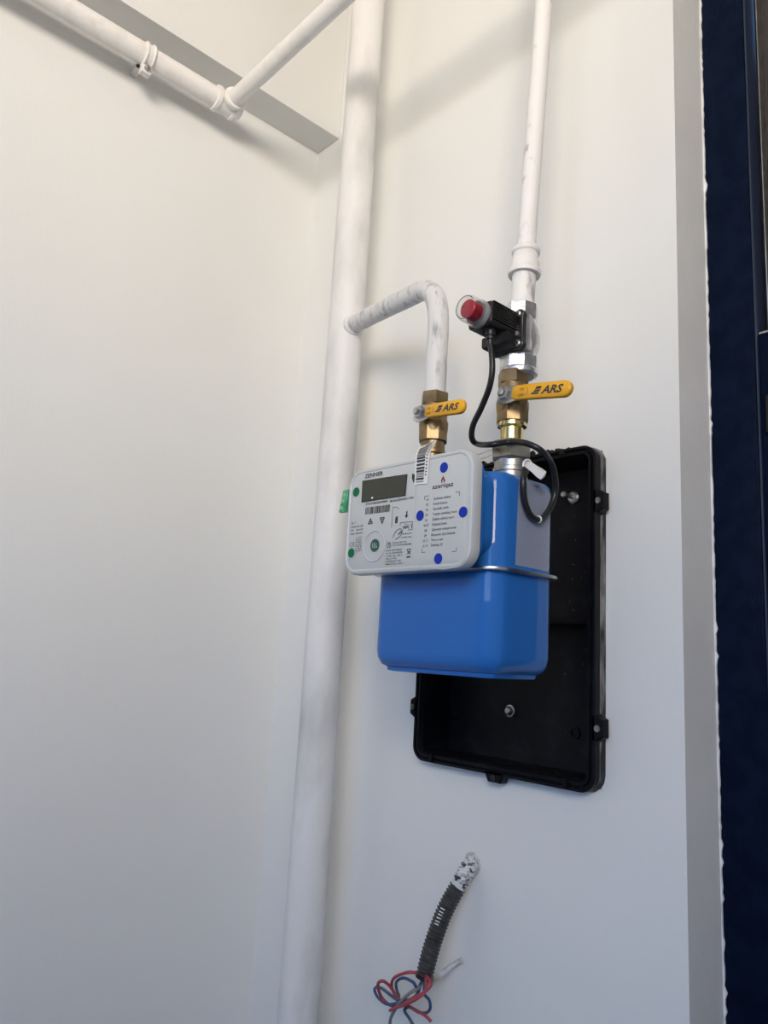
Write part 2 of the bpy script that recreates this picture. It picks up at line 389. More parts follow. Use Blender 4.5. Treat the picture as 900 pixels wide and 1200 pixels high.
c = thing('pipe_clamp', 'white painted pipe clamp holding the horizontal pipe to the left wall', 'clamp', (PX, cy0, PZ))
link('band', wobble(bm, .0008, 120), 'pipe_plain', c)
link('screw', lathe([(.0045, 0), (.0045, .005), (.003, .007)], (PX+.006, cy0, PZ-.026), (1, 0, 0), 12), 'zinc', c)
link('screw_gap', lathe([(.003, 0), (.0028, .004), (.001, .005)], (PX-.004, cy0-.009, PZ-.022), (0, -1, 0), 12), 'black', c)
def solve_cross():
    a = Vector((PX+.022, PY, PZ-.001)); return a
ca = solve_cross(); cb = Vector((.70, PY-.002, PZ-.002))
tag(link('crossing_pipe', wobble(tube([ca.lerp(Vector((3.0, PY-.01, PZ-.004)), i/60) for i in range(61)], .0140, 22), .0004, 30), 'pipe_plain'),
    'thinner white pipe leaving the wall pipe and crossing in front of the riser', 'pipe')

# ------------------------------------------------------------------ gas meter
GX, GY = .5725, -.155
BW, BD = .183, .110
ZF, ZT, ZL = 1.540, 1.644, 1.431
t = gm = thing('gas_meter', 'blue steel diaphragm gas meter with a grey electronic counter, hanging from two valves', 'gas meter', (GX, GY, ZL))
link('upper_case', rprism('z', GX, GY, BW, BD, .024, [(0, ZF), (0, ZT-.010), (.0010, ZT-.005), (.0045, ZT-.0012), (.010, ZT)], n=10), 'blue', t)
bm = rprism('z', GX, GY, BW, BD, .024, [(0, ZF), (0, ZL+.022), (.0015, ZL+.014), (.006, ZL+.007), (.010, ZL+.005), (.0125, ZL+.004), (.0135, ZL), (.020, ZL-.001)], n=10)
link('lower_case', bm, 'blue', t)
bm = rprism('z', GX, GY, BW+.015, BD+.015, .030, [(.003, ZF-.0022), (0, ZF-.0016), (-.0004, ZF), (0, ZF+.0016), (.003, ZF+.0022)], n=10)
plabel(link('seam_flange', bm, 'steel', t), 'bare steel seam around the blue case')
def port(x, y):
    link('port_collar', lathe([(.0225, 0), (.0215, .003), (.0185, .006), (.0185, .012), (.0200, .013), (.0200, .017), (.0185, .018), (.0185, .030)], (x, y, ZT-.003), (0, 0, 1), 28), 'zinc', gm)
QX, QY = ox(1.68).x, ox(1.68).y
port(VX, VY); port(QX, QY)
# film label on the right side of the upper case
SX = GX+BW/2+.0004
ps = [at(608, 563, x=SX), at(628, 565, x=SX), at(640, 573, x=SX), at(645, 580, x=SX), at(643, 670, x=SX), at(604, 662, x=SX)]
bm = loft(bmesh.new(), [[tuple(p) for p in ps], [(p.x+.0003, p.y, p.z) for p in ps]])
plabel(link('clear_label', bm, 'film', t), 'transparent label on the right side of the case')
# adaptor behind the counter
YF = -.250
bm = rprism('y', .5700, 1.598, .174, .094, .022, [(0, GY-BD/2+.004), (0, YF+.022), (.002, YF+.018)], n=8)
plabel(link('counter_mount', bm, 'blue', t), 'blue rounded counter mount')
bm = rprism('y', .5690, 1.5965, .190, .112, .020, [(0, YF+.020), (0, YF+.013), (.002, YF+.012)], n=8)
link('counter_housing', bm, 'blue', t)
# counter cover
IX0, IX1, IZ0, IZ1 = .4735, .6665, 1.5345, 1.6575
icx, icz, iw, ih = (IX0+IX1)/2, (IZ0+IZ1)/2, IX1-IX0, IZ1-IZ0
ic = link('counter_cover', rprism('y', icx, icz, iw, ih, .021, [(.0005, YF+.014), (0, YF+.012), (0, YF+.004), (.0012, YF+.0012), (.0032, YF), (.0046, YF), (.0054, YF+.0007), (.0066, YF+.0007), (.0074, YF+.0002)], n=10), 'cover', t)
plabel(ic, 'light grey electronic counter cover')
T0 = YF                                                        # print lies just in front of the panel
pass
def fp(px, py): p = at(px, py, y=T0); return (p.x, p.z)
def plane(a, b, dth): return (a, T0-.00005-dth, b)
def ppoly(bm, pix, thick=.00012): slab([fp(*q_) for q_ in pix], thick, plane, bm); return bm
def stroke(bm, pix, wpx=.7, thick=.00012, lift=0):
    P = [Vector(fp(*q_)) for q_ in pix]; hw = wpx*.00048
    for a, b in zip(P, P[1:]):
        dd = (b-a)
        if dd.length < 1e-7: continue
        n_ = Vector((-dd.y, dd.x)).normalized()*hw
        slab([a+n_, a-n_, b-n_, b+n_], thick, lambda u, v, q2: (u, T0-.00005-lift-q2, v), bm)
    return bm
def text_mesh(body, shear=0, bold=0):
    # the schwa is an e turned by half a turn
    r = raw_text(body.replace('\u0259', 'e'), shear, bold)
    if not r: return None
    vs_, fs_ = r
    if '\u0259' in body:
        adv = lambda pre: max(v.x for v in raw_text(pre.replace('\u0259', 'e')+'l', 0, 0)[0])-LW
        LW = max(v.x for v in raw_text('l', 0, 0)[0])
        for i, ch in enumerate(body):
            if ch != '\u0259': continue
            a = adv(body[:i]); b = adv(body[:i+1]); ii = {k for f in fs_ if a < sum(vs_[q_].x for q_ in f)/len(f) < b for k in f}
            xm = (min(vs_[k].x for k in ii)+max(vs_[k].x for k in ii))/2; ym = (min(vs_[k].y for k in ii)+max(vs_[k].y for k in ii))/2
            for k in ii: vs_[k] = Vector((2*xm-vs_[k].x, 2*ym-vs_[k].y, 0))
    x0 = min(v.x for v in vs_); x1 = max(v.x for v in vs_)
    return [((v.x-x0)/(x1-x0), v.y) for v in vs_], fs_
def raw_text(body, shear=0, bold=0):
    c_ = bpy.data.curves.new('t', 'FONT'); c_.body = body; c_.size = 1; c_.shear = shear; c_.offset = bold; c_.extrude = 0; c_.resolution_u = 2
    o = bpy.data.objects.new('t', c_); COL.objects.link(o)
    dg = bpy.context.evaluated_depsgraph_get(); dg.update()
    me = bpy.data.meshes.new_from_object(o.evaluated_get(dg))
    vs_ = [v.co.copy() for v in me.vertices]; fs_ = [tuple(p.vertices) for p in me.polygons]
    bpy.data.objects.remove(o); bpy.data.curves.remove(c_); bpy.data.meshes.remove(me)
    return (vs_, fs_) if vs_ else None
def put_text(bm, body, origin, xdir, updir, width, cap, ndir, shear=0, bold=.012, lift=.00018):
    r = text_mesh(body, shear, bold)
    if not r: return
    vs_, fs_ = r; k = cap/.70
    V = [bm.verts.new(origin+xdir*(x*width)+updir*(y*k)+ndir*lift) for x, y in vs_]
    for f in fs_:
        try: bm.faces.new([V[i] for i in f])
        except ValueError: pass
XD, UD, ND = Vector((1, 0, 0)), Vector((0, 0, 1)), Vector((0, -1, 0))
def ftext(bm, body, px0, py0, px1, cappx, **k):
    a = at(px0, py0, y=T0); b = at(px1, py0, y=T0)
    b2 = at(px0, py0-cappx, y=T0)
    put_text(bm, body, a, XD, UD, b.x-a.x, b2.z-a.z, ND, **k)
PRINT = ('small_lettering', 'approval_symbols', 'corner_marks', 'safety_symbols', 'instruction_lettering', 'serial_lettering', 'barcode', 'port_mark')
def fpart(name, bm, m, lab=None):
    o = link(name, bm, m, ic, smooth=0, recalc=False)
    if lab: o['label'] = lab
    if name in PRINT: o['kind'] = 'stuff'
    return o
# raised transparent panel edge left/right division
bm = bmesh.new(); stroke(bm, [(488, 545), (486.5, 600), (483, 640), (484, 655), (492, 664), (520, 667), (536, 664), (545, 655), (549, 630), (551, 580)], .8); fpart('panel_outline', bm, 'cover')
# display
bm = bmesh.new(); ppoly(bm, [(425.2, 563.5), (477.6, 555.6), (475.4, 581.0), (423.8, 588.8)], .0006); fpart('display_frame', bm, 'lcd_frame')
A_, B_, C_, D_ = (426.6, 565), (477, 557), (475, 580.2), (425.4, 587.6)
bm = bmesh.new(); slab([fp(*q_) for q_ in (A_, B_, C_, D_)], .0004, lambda a, b, q2: (a, T0-.0006-q2, b), bm)
fpart('display', bm, 'lcd', 'dark olive blank display')
bm = bmesh.new(); slab([fp(*q_) for q_ in ((436.2, 582.6), (437.8, 582.4), (437.8, 584.6), (436.2, 584.8))], .0001, lambda a, b, q2: (a, T0-.0011-q2, b), bm); fpart('display_mark', bm, 'white')
bm = bmesh.new(); ftext(bm, 'ZENNER', 427.4, 560.6, 448.5, 4.4, bold=.03); fpart('brand_lettering', bm, 'inkgrey')
bm = bmesh.new(); ftext(bm, 'ZTS 01986020098603', 428.5, 592.3, 454, 2.3, bold=.02); ftext(bm, 'BKG4G2ZENNER21 NFC', 457, 588.5, 484.5, 2.4, bold=.02); fpart('serial_lettering', bm, 'ink')
def barcode(bm, c0, c1, c2, c3, n_, seed):
    """quad corners tl,tr,br,bl in (x,y,z); bars across"""
    rnd = random.Random(seed); u = 0; L_ = []
    while u < 1:
        w_ = rnd.choice((1, 1, 2, 3))/n_; L_.append((u, min(u+w_, 1))); u += w_+rnd.choice((1, 1, 2))/n_
    for a, b in L_:
        q4 = [c0.lerp(c1, a), c0.lerp(c1, b), c3.lerp(c2, b), c3.lerp(c2, a)]
        bm.faces.new([bm.verts.new(q_) for q_ in q4])
P3 = lambda px, py, l=.0002: at(px, py, y=T0-l)
bm = bmesh.new(); barcode(bm, P3(428.5, 594.8), P3(457.5, 591), P3(456.5, 599.6), P3(428, 602.8), 75, 5); fpart('barcode', bm, 'ink')
# warning triangles
bm = bmesh.new()
stroke(bm, [(434.2, 607.5), (431.5, 614.2), (436.6, 613.4), (434.2, 607.5)], .9); stroke(bm, [(434.2, 609), (434, 612.5)], .8); stroke(bm, [(432.8, 612), (435.5, 611.7)], 1)
stroke(bm, [(445.2, 606.8), (450.6, 606.2), (447.8, 613.6), (445.2, 606.8)], .9); stroke(bm, [(446.8, 608.3), (449, 608)], 1.1); stroke(bm, [(447.8, 609), (447.8, 611.8)], .8)
stroke(bm, [(464, 606), (466, 605.8), (465.4, 612.6), (463.4, 612.8), (464, 606)], 1.1); stroke(bm, [(464.8, 607), (464.3, 612)], 1.2)
ppoly(bm, [(476.4, 599.2), (477.6, 599.0), (477.2, 603.6), (478.6, 603.4), (476.2, 607.2), (474.4, 604), (475.9, 603.8)])
stroke(bm, [(460.5, 594), (465, 594.5), (468, 596.5)], .5); stroke(bm, [(460.4, 594), (458.8, 618)], .4)
stroke(bm, [(469.4, 612.6), (483.4, 611.2), (483, 620.6), (478, 621.2)], .5); stroke(bm, [(469.4, 612.6), (468.8, 616)], .5)
stroke(bm, [(460.5, 630), (462, 626), (465, 621.5), (468.5, 619.5), (470.5, 620), (469.5, 623), (467, 625.5)], .6); stroke(bm, [(463, 632), (466.5, 630.5), (470, 627), (471.5, 622)], .6); stroke(bm, [(466, 627), (469.5, 625), (472, 621)], .6)
stroke(bm, [(481.2, 614), (482.6, 615), (482.4, 619)], .6); fpart('safety_symbols', bm, 'ink')
bm = bmesh.new(); ftext(bm, 'NFC', 472.4, 620, 480, 3.6, bold=.03); fpart('contactless_lettering', bm, mat('dark_blue_print', (.03, .03, .10), .6))
bm = bmesh.new()
ftext(bm, 'Zenner', 473.4, 615, 479.5, 1.3); ftext(bm, 'Hold phone', 471.6, 626.6, 482.6, 1.9); ftext(bm, 'to this area', 470, 630.8, 482.4, 1.9)
ftext(bm, 'G4  T', 412, 614.6, 416.6, 2.4); ftext(bm, 'Qmax 6,0 m3/h', 411.8, 618.6, 425.4, 2.0); ftext(bm, 'Qn     4,0 m3/h', 411.4, 622.6, 425.2, 2.0); ftext(bm, 'Qmin  0,04 m3/h', 411, 626.8, 424.8, 2.0)
for k, s in enumerate(('V 1,2 dm3', 'Pmax 0,5 bar', 'EN 1359:2017', 'tm -25+55', 'IP65 E2 M1', 'ts -40+60', '19 2021')):
    ftext(bm, s, 417.2-.15*k, 631+2.55*k, 424.2-.15*k, 1.7)
ftext(bm, 'CE', 409.6, 640.8, 415.4, 5.0, bold=-.005)
ftext(bm, 'II 2G Ex ib IIA T3 Gb', 460, 637.2, 476.5, 1.8); ftext(bm, 'TUV 18 ATEX 8248588X', 459.8, 640.2, 482.4, 1.8)
for k, (s, x1) in enumerate((('DVGW CERT 0850235', 470.6), ('Art. No. BKG4G2ZEN', 471.8), ('T amb -25...+55 C', 471.6), ('Class 1,5  IP65', 464.4), ('Li-SOCl2 3,6V 19Ah', 470), ('Made in P.R.C. 2021', 471.4))):
    ftext(bm, s, 452.4-.12*k, 646.4+3.15*k, x1, 1.9)
fpart('small_lettering', bm, 'inkgrey')
bm = bmesh.new()                                                # crossed bin, ex mark
stroke(bm, [(477.4, 643.6), (481.2, 643), (480, 648.4), (478.4, 648.6), (477.4, 643.6)], .7); stroke(bm, [(476.6, 649.8), (481.4, 643.8)], .6); stroke(bm, [(477, 644.5), (481.4, 649.4)], .6)
ppoly(bm, [(476.6, 652.0), (481, 651.4), (480.9, 653.2), (476.5, 653.8)])
ex = [(455.6+2.3*math.cos(a*PI/6), 638.8+3.3*math.sin(a*PI/6)) for a in range(13)]; stroke(bm, ex, .6); stroke(bm, [(455, 637), (457, 637), (455, 638.8), (456.6, 640.6)], .6)
fpart('approval_symbols', bm, 'inkgrey')
bm = bmesh.new(); ftext(bm, 'az\u0259riqaz', 506.8, 573.3, 531.2, 5.2, bold=.012); fpart('supplier_lettering', bm, 'ink')
bm = bmesh.new(); ppoly(bm, [(517.5, 565.8), (516.9, 562.8), (518.0, 560.6), (519.6, 557.4), (520.2, 559.8), (521.6, 562.2), (521.3, 565.2), (520.5, 565.3), (520.0, 562.6), (519.0, 561.4), (518.4, 563.2), (518.5, 565.6)])
fpart('flame_emblem', bm, mat('dark_red_print', (.22, .02, .02), .6))
bm = bmesh.new()
rows = [('01', '\u0130stifad\u0259\u00e7i balans\u0131', 528.2), ('02', 'Kredit balans\u0131', 524.2), ('03', 'G\u00fcnd\u0259lik s\u0259rfiy', 525.8), ('04', 'Toplam istehlak\u00e7\u0131 h\u0259cm', 535.4),
        ('05', '\u0130stifad\u0259 edilmi\u015f h\u0259cm', 532), ('06 07', '\u0130stifad\u0259\u00e7i kodu', 523.4), ('08', 'Qiym\u0259tin s\u0259viyy\u0259 kodu', 534.6), ('09', 'Elementin \u015farj\u0131 bit\u0259ndə', 533.4), ('10 11', 'Tarix v\u0259 vaxt', 519.4), ('12 13', '\u0130stifad\u0259\u00e7i ID', 518.6)]
for k, (nn, s, x1) in enumerate(rows):
    yb = 586.2+6.05*k; xo = 508.2-.38*k
    ftext(bm, s, xo, yb-.2, x1, 3.0, bold=.008)
    ftext(bm, nn, 499.6-.36*k if len(nn) == 2 else 498-.3*k, yb+.9, (502.4 if len(nn) == 2 else 504.2)-.36*k, 3.0, bold=.004)
fpart('instruction_lettering', bm, 'inkgrey')
bm = bmesh.new(); stroke(bm, [(497.6, 586), (497.8, 581.6), (502.6, 580.8)], .5); stroke(bm, [(534, 576.6), (538.6, 576), (538.4, 581)], .5); stroke(bm, [(494.6, 643), (494.3, 647.6), (498.6, 647)], .5); stroke(bm, [(529.6, 646.6), (534.6, 646), (535, 641.4)], .5)
fpart('corner_marks', bm, 'inkgrey')
def dot(px, py, r, m, nm='sticker_dot', lab=None):
    p = at(px, py, y=T0); o = fpart(nm, lathe([(r, 0), (r, .0003), (r*.93, .00035)], (p.x, T0, p.z), (0, -1, 0), 28), m); plabel(o, lab); return p
for px, py in ((520.3, 547.8), (492.3, 604.3), (542.8, 600), (513.6, 654.6)): dot(px, py, .0055, 'bluedot', lab='round blue sticker')
for px, py in ((417.4, 576.6), (411.6, 648)): dot(px, py, .0055, 'greendot', lab='round green sticker')
p = dot(439.2, 639.2, .0072, 'darkgreen', 'optical_port', 'dark green round optical port')
bm = bmesh.new(); lathe([(.0162, 0), (.0168, .0009), (.0176, .0009), (.0182, 0)], (p.x-.001, T0, p.z-.0005), (0, -1, 0), 40, bm, cap=False); fpart('port_ring', bm, 'cover')
bm = bmesh.new(); stroke(bm, [(437.2, 636.5), (436.8, 642)], .7, lift=.0004); stroke(bm, [(439.1, 635.8), (438.7, 642.6)], .7, lift=.0004); stroke(bm, [(441.2, 636.6), (440.6, 641.6), (442.4, 640.8)], .7, lift=.0004); fpart('port_mark', bm, 'cover')

# green seal at the left side of the counter
p = at(405.5, 585, y=YF+.010)
t = thing('security_seal', 'small green plastic seal hanging at the left edge of the grey counter', 'seal', (p.x, p.y, p.z))
bm = B(p.x-.0055, p.x+.0055, p.y-.003, p.y+.003, p.z-.016, p.z+.011, bev=.0012)
for v in bm.verts: v.co.x += (v.co.z-p.z)*.22
link('seal_body', bm, 'greenseal', t)
bm = bmesh.new()
for k in range(3):
    box(bm, p.x-.0035+.22*(-.012+.009*k), p.x+.0015+.22*(-.012+.009*k), p.y-.0038, p.y-.0028, p.z-.013+.008*k, p.z-.009+.008*k)
link('raised_mark', bm, mat('pale_green_plastic', (.25, .5, .33), .4), t)

# ------------------------------------------------------------------ valves
def hexring(r, z0, z1, x, y, bm, rot=.2, n_=6, ch=.0012):
    return lathe([(r*.93, z0), (r, z0+ch), (r, z1-ch), (r*.93, z1)], (x, y, 0), (0, 0, 1), n_, bm, rot)
def ball_valve(x, y, z0, z1, label, lever_pts, hh, textspec, group):
    """z0..z1 is the brass body; lever_pts = (pivot, tip)"""
    t = thing('ball_valve', label, 'valve', (x, y, z0), group)
    L_ = z1-z0
    bm = lathe([(.0150, z0+.004), (.0178, z0+.016*L_/.075), (.0184, z0+L_*.34), (.0184, z0+L_*.40), (.0168, z0+L_*.44), (.0162, z0+L_*.72), (.0150, z1-.012)], (x, y, 0), (0, 0, 1), 28)
    b_ = link('body', bm, 'brass', t)
    bm = hexring(.0186, z0, z0+L_*.30, x, y, bmesh.new(), rot=.35, n_=8); link('lower_hexagon', bm, 'brass', t, smooth=20)
    bm = hexring(.0180, z1-L_*.26, z1, x, y, bmesh.new(), rot=.35); link('upper_hexagon', bm, 'brass', t, smooth=20)
    pv, tip = lever_pts
    yl = pv.y
    link('stem', lathe([(.0085, 0), (.0085, .010), (.006, .012), (.006, (y-yl)+.002)], (pv.x, y, pv.z), (0, -1, 0), 20), 'brass', t)
    sp = link('stem_nut', lathe([(.0072, 0), (.0080, .001), (.0080, .0055), (.0070, .0065), (.0045, .0066), (.0042, .0100), (.0030, .0105)], (pv.x, yl-.0015, pv.z), (0, -1, 0), 6, rot=.3), 'steel', t, smooth=20)
    # steel root of the lever and yellow grip
    d_ = (tip-pv); Ln = d_.length; ex_ = d_.normalized(); n_ = Vector((0, -1, 0)); n_ = (n_-ex_*n_.dot(ex_)).normalized(); uz = ex_.cross(n_)*-1
    if uz.z < 0: uz = -uz
    def LP(a, b, c_): return pv+ex_*a+uz*b+n_*c_
    out = [(-.011, -.009), (-.006, -.0115), (.006, -.0105), (.016, -hh*.9), (.016, hh*.9), (.006, .0085), (-.009, .0080)]
    link('lever_root', loft(bmesh.new(), [[LP(a, b, 0) for a, b in out], [LP(a, b, .0026) for a, b in out]]), 'steel', t)
    prof = [(.0008, -.0012), (0, -.0004), (0, .0040), (.0012, .0052)]
    loops = []
    for ins, c_ in prof:
        P_ = []
        n1 = 8
        for i in range(n1+1):
            a = -PI/2+PI*i/n1; P_.append((Ln-hh+(hh-ins)*math.cos(a), (hh-ins)*math.sin(a)))
        P_ += [(.016, hh*.92-ins), (.010+ins, hh*.62-ins), (.010+ins, -hh*.75+ins), (.016, -hh*.95+ins)]
        loops.append([LP(a, b, c_) for a, b in P_])
    hd = link('lever_grip', loft(bmesh.new(), loops), 'yellow', t, smooth=50)
    plabel(hd, 'yellow lever grip with dark lettering')
    pass
    a_on, s0, s1, cap = textspec; a_on *= Ln; s0 *= Ln; s1 *= Ln
    bm = bmesh.new()
    put_text(bm, 'ARS', LP(s0, -cap*.48, .0052), ex_, uz, s1-s0, cap, n_, shear=.28, bold=.035, lift=.0002)
    # slanted S emblem made of bands
    k = cap
    for (u0_, u1_, v0, v1) in ((-1.00, -.12, .62, 1.0), (-1.22, -.25, .28, .55), (-1.60, -.45, -.02, .22)):
        q4 = [(s0+k*u0_, v0), (s0+k*u1_, v0), (s0+k*(u1_+.18), v1), (s0+k*(u0_+.22), v1)]
        bm.faces.new([bm.verts.new(LP(a, (b-.48)*k, .0054)) for a, b in q4])
    link('brand_lettering', bm, 'ink', hd, smooth=0, recalc=False)
    bm = bmesh.new()
    put_text(bm, 'ON', LP(a_on, hh*.12, .0052), ex_, uz, cap*.72, cap*.36, n_, shear=.2, bold=.02, lift=.0002)
    put_text(bm, 'OFF', LP(a_on-.001, -hh*.62, .0052), ex_, uz, cap*.95, cap*.36, n_, shear=.2, bold=.02, lift=.0002)
    arc = [(a_on+cap*.9+cap*.42*math.cos(a), cap*.55*math.sin(a)) for a in [(-1.1+2.2*i/8) for i in range(9)]]
    for (a, b), (c1, d1) in zip(arc, arc[1:]):
        bm.faces.new([bm.verts.new(LP(u, v, .0054)) for u, v in ((a-.0003, b), (a+.0003, b), (c1+.0003, d1), (c1-.0003, d1))])
    link('position_lettering', bm, mat('brown_print', (.20, .09, .02), .6), hd, smooth=0, recalc=False)
    return t
# left valve
lz1, lz0 = at(508, 462, y=VY).z, at(507, 519, y=VY).z
lp = (at(494, 484, y=VY-.026), at(547, 476, y=VY-.026))
tv = ball_valve(VX, VY, lz0, lz1, 'brass ball valve with yellow lever under the bent branch pipe, left of the pair', lp, .0085, (.20, .54, .90, .0078), 'ball valves above the gas meter')
link('lower_nipple', lathe([(.0150, lz0+.002), (.0150, lz0-.010), (.0160, lz0-.011), (.0160, lz0-.015), (.0130, lz0-.016), (.0130, ZT+.01)], (VX, VY, 0), (0, 0, 1), 24), 'brass', tv)
link('union_nut', hexring(.0225, ZT+.012, ZT+.030, VX, VY, bmesh.new(), rot=.1), 'nut', gm, smooth=20)
# right valve
def ZR(py, px=600): return at(px, py, y=QY).z
rz1, rz0 = ZR(436, 604), ZR(497)
rp = (at(594, 462, y=QY-.026), at(672, 455.5, y=QY-.026))
tv = ball_valve(QX, QY, rz0, rz1, 'brass ball valve with yellow lever below the solenoid, right of the pair', rp, .0087, (.25, .58, .90, .0082), 'ball valves above the gas meter')
plabel(link('nipple', lathe([(.0130, rz0+.002), (.0165, rz0+.001), (.0165, rz0-.004), (.0128, rz0-.006), (.0122, ZT+.03)], (QX, QY, 0), (0, 0, 1), 26), 'brass_bright', tv), 'shiny yellow nipple')
link('union_nut', lathe([(.0200, ZT+.022), (.0235, ZT+.025), (.0238, ZR(524)), (.0215, ZR(519)), (.0160, ZR(517))], (QX, QY, 0), (0, 0, 1), 6, rot=.12), 'nut', gm, smooth=20)

# ------------------------------------------------------------------ solenoid shut-off valve
ZA0, ZA1, ZA2, ZA3 = ZR(437, 604), ZR(418, 604), ZR(374, 608), ZR(355, 610)
sxx, syy = ox((ZA0+ZA3)/2).x, ox((ZA0+ZA3)/2).y
t = sv = thing('solenoid_valve', 'cast aluminium solenoid gas valve with black coil and clear-capped red reset knob', 'valve', (sxx, syy, ZA0))
bm = bmesh.new()
lathe([(.0175, ZA0-.003), (.0215, ZA0-.001), (.0222, ZA0+.003), (.0215, ZA0+.005)], (sxx, syy, 0), (0, 0, 1), 24, bm)
hexring(.0222, ZA0+.003, ZA1, sxx, syy, bm, rot=.15, n_=8)
link('threaded_end', bm, 'alu', t, smooth=20); bm = bmesh.new()
hexring(.0205, ZA2, ZA3, sxx, syy, bm, rot=.15, n_=8)
link('threaded_end', bm, 'alu', t, smooth=20)
bm = lathe([(.0165, ZA1-.002), (.0185, ZA1+.006), (.0215, ZA1+.016), (.0220, (ZA1+ZA2)/2), (.0205, ZA2-.012), (.0165, ZA2+.002)], (sxx+.002, syy, 0), (0, 0, 1), 24)
zm = (ZA1+ZA2)/2+.001
lathe([(.0165, 0), (.0180, .004), (.0180, .026)], (sxx, syy-.002, zm), (0, -1, 0), 20, bm)
box(bm, sxx-.022, sxx+.0225, syy-.018, syy-.004, zm-.022, zm+.022, bev=.004)
link('cast_body', wobble(bm, .0010, 90), 'alu', t)
FYL = syy-.018
fl = [(-.021, -.021), (.021, -.021), (.021, .021), (-.021, .021)]
bm = bmesh.new()
prof_pts = []
for (cx_, cz_), a0_ in zip(((.0175, .0175), (-.0175, .0175), (-.0175, -.0175), (.0175, -.0175)), (0, PI/2, PI, 1.5*PI)):
    for i in range(9):
        a = a0_-.5+(PI/2+1.0)*i/8; prof_pts.append((cx_+.0062*math.cos(a), cz_+.0062*math.sin(a)))
loft(bm, [[(sxx+a, FYL, zm+b) for a, b in prof_pts], [(sxx+a, FYL-.006, zm+b) for a, b in prof_pts], [(sxx+a*.96, FYL-.0068, zm+b*.96) for a, b in prof_pts]])
fo = link('mounting_flange', bm, 'black', t)
pass
for a, b in ((.0175, .0175), (-.0175, .0175), (-.0175, -.0175), (.0175, -.0175)):
    link('screw', lathe([(.0040, 0), (.0040, .0022), (.0030, .003), (.0016, .003), (.0014, .0018)], (sxx+a, FYL-.0066, zm+b), (0, -1, 0), 14), 'zinc', fo)
CY1 = FYL-.0065; CY0 = CY1-.047                                 # coil housing
hw, hh_ = .0165, .0185
co = link('coil_housing', rprism('y', sxx, zm+.005, 2*hw, 2*hh_-.010, .004, [(0, CY1), (0, CY0+.002), (.0015, CY0)], n=4), 'black', t)
pass
for i in range(8):
    z = zm+hh_*.90-i*.0027
    link('cooling_rib', B(sxx+hw-.001, sxx+hw+.0022, CY0+.002, CY1, z-.0008, z+.0008, bev=.0003), 'black', co)
link('base_block', rprism('y', sxx-.001, zm-hh_+.004, 2*hw+.004, .014, .003, [(0, CY1), (0, CY1-.018), (.001, CY1-.020)], n=4), 'black', t)
kz = zm+.0055
plabel(link('knob_collar', lathe([(.0155, 0), (.0155, .006), (.0145, .0075)], (sxx, CY0+.001, kz), (0, -1, 0), 32), 'greyring', t), 'frosted grey collar')
link('reset_knob', lathe([(.0105, 0), (.0105, .0125), (.0095, .0135), (.003, .0138)], (sxx, CY0-.0065, kz), (0, -1, 0), 28), 'red', t)
plabel(link('knob_cap', lathe([(.0150, 0), (.0146, .0140), (.0132, .0178), (.009, .0190), (.001, .0192), (.001, .0182), (.0085, .0180), (.0122, .0168), (.0134, .0135), (.0138, 0)], (sxx, CY0-.0062, kz), (0, -1, 0), 36, cap=False), 'clear', t), 'transparent dome over the knob')
# cable
g0 = Vector((sxx+.003, CY0+.016, zm-hh_+.008))
link('cable_gland', lathe([(.0062, 0), (.0055, .006), (.0065, .0062), (.0065, .0078), (.0048, .0082), (.0048, .0100), (.0056, .0102), (.0056, .0118), (.0040, .0125), (.0036, .018)], g0+Vector((0, 0, .003)), (0, 0, -1), 18), 'black', t)
c1 = g0+Vector((0, 0, -.010))
yc = g0.y
path = [c1, at(577, 428, y=yc+.001), at(574, 452, y=yc+.004), at(564, 478, y=yc+.010), at(554.5, 498, y=yc+.016), at(553, 513, y=yc+.022), at(559, 520, y=yc+.030), at(575, 521, y=QY-.036),
        at(597, 518, y=QY-.0205), at(618, 520, y=QY-.020), at(634, 528, y=QY-.012), at(645, 541, x=.6790), at(650.5, 560, x=.6760), at(650, 580, x=.6720), at(643, 598, x=.6700), at(632, 608.5, x=.6700), at(622, 604, x=.6700),
        at(615, 588, x=.6705), at(613, 566, x=.6720), at(615, 552, x=.6700), at(618, 543, x=.667)]
link('cable', tube(smooth_path(path, 8), .0034, 12), 'cable', t)
p0 = at(630.4, 609.5, x=.6740); dd = (at(634, 607, x=.67)-at(627, 608, x=.67)).normalized()
link('cable_ring', lathe([(.0040, -.0010), (.0043, 0), (.0040, .0010)], at(631, 608.6, x=.6700), dd, 14), 'white', t)
# white cable tie
A0 = at(614.5, 541, y=QY-.024); A1 = at(637, 557.5, x=.684)
t = thing('cable_tie', 'white plastic tie fastening the cable end to the meter nut', 'cable tie', tuple(A0))
ax = (A1-A0).normalized()
bm = lathe([(.0034, 0), (.0046, .002), (.0050, (A1-A0).length*.5), (.0062, (A1-A0).length*.8), (.0060, (A1-A0).length), (.002, (A1-A0).length+.0015)], A0, ax, 4, rot=PI/4)
link('tie_head', bm, 'white', t, smooth=20)
link('tie_loop', tube(smooth_path([at(613, 547, x=.676), at(614, 541, x=.676), at(618, 538.6, x=.676), at(622, 541, x=.676), at(622, 547, x=.676)], 5), .0009, 8), 'white', t)

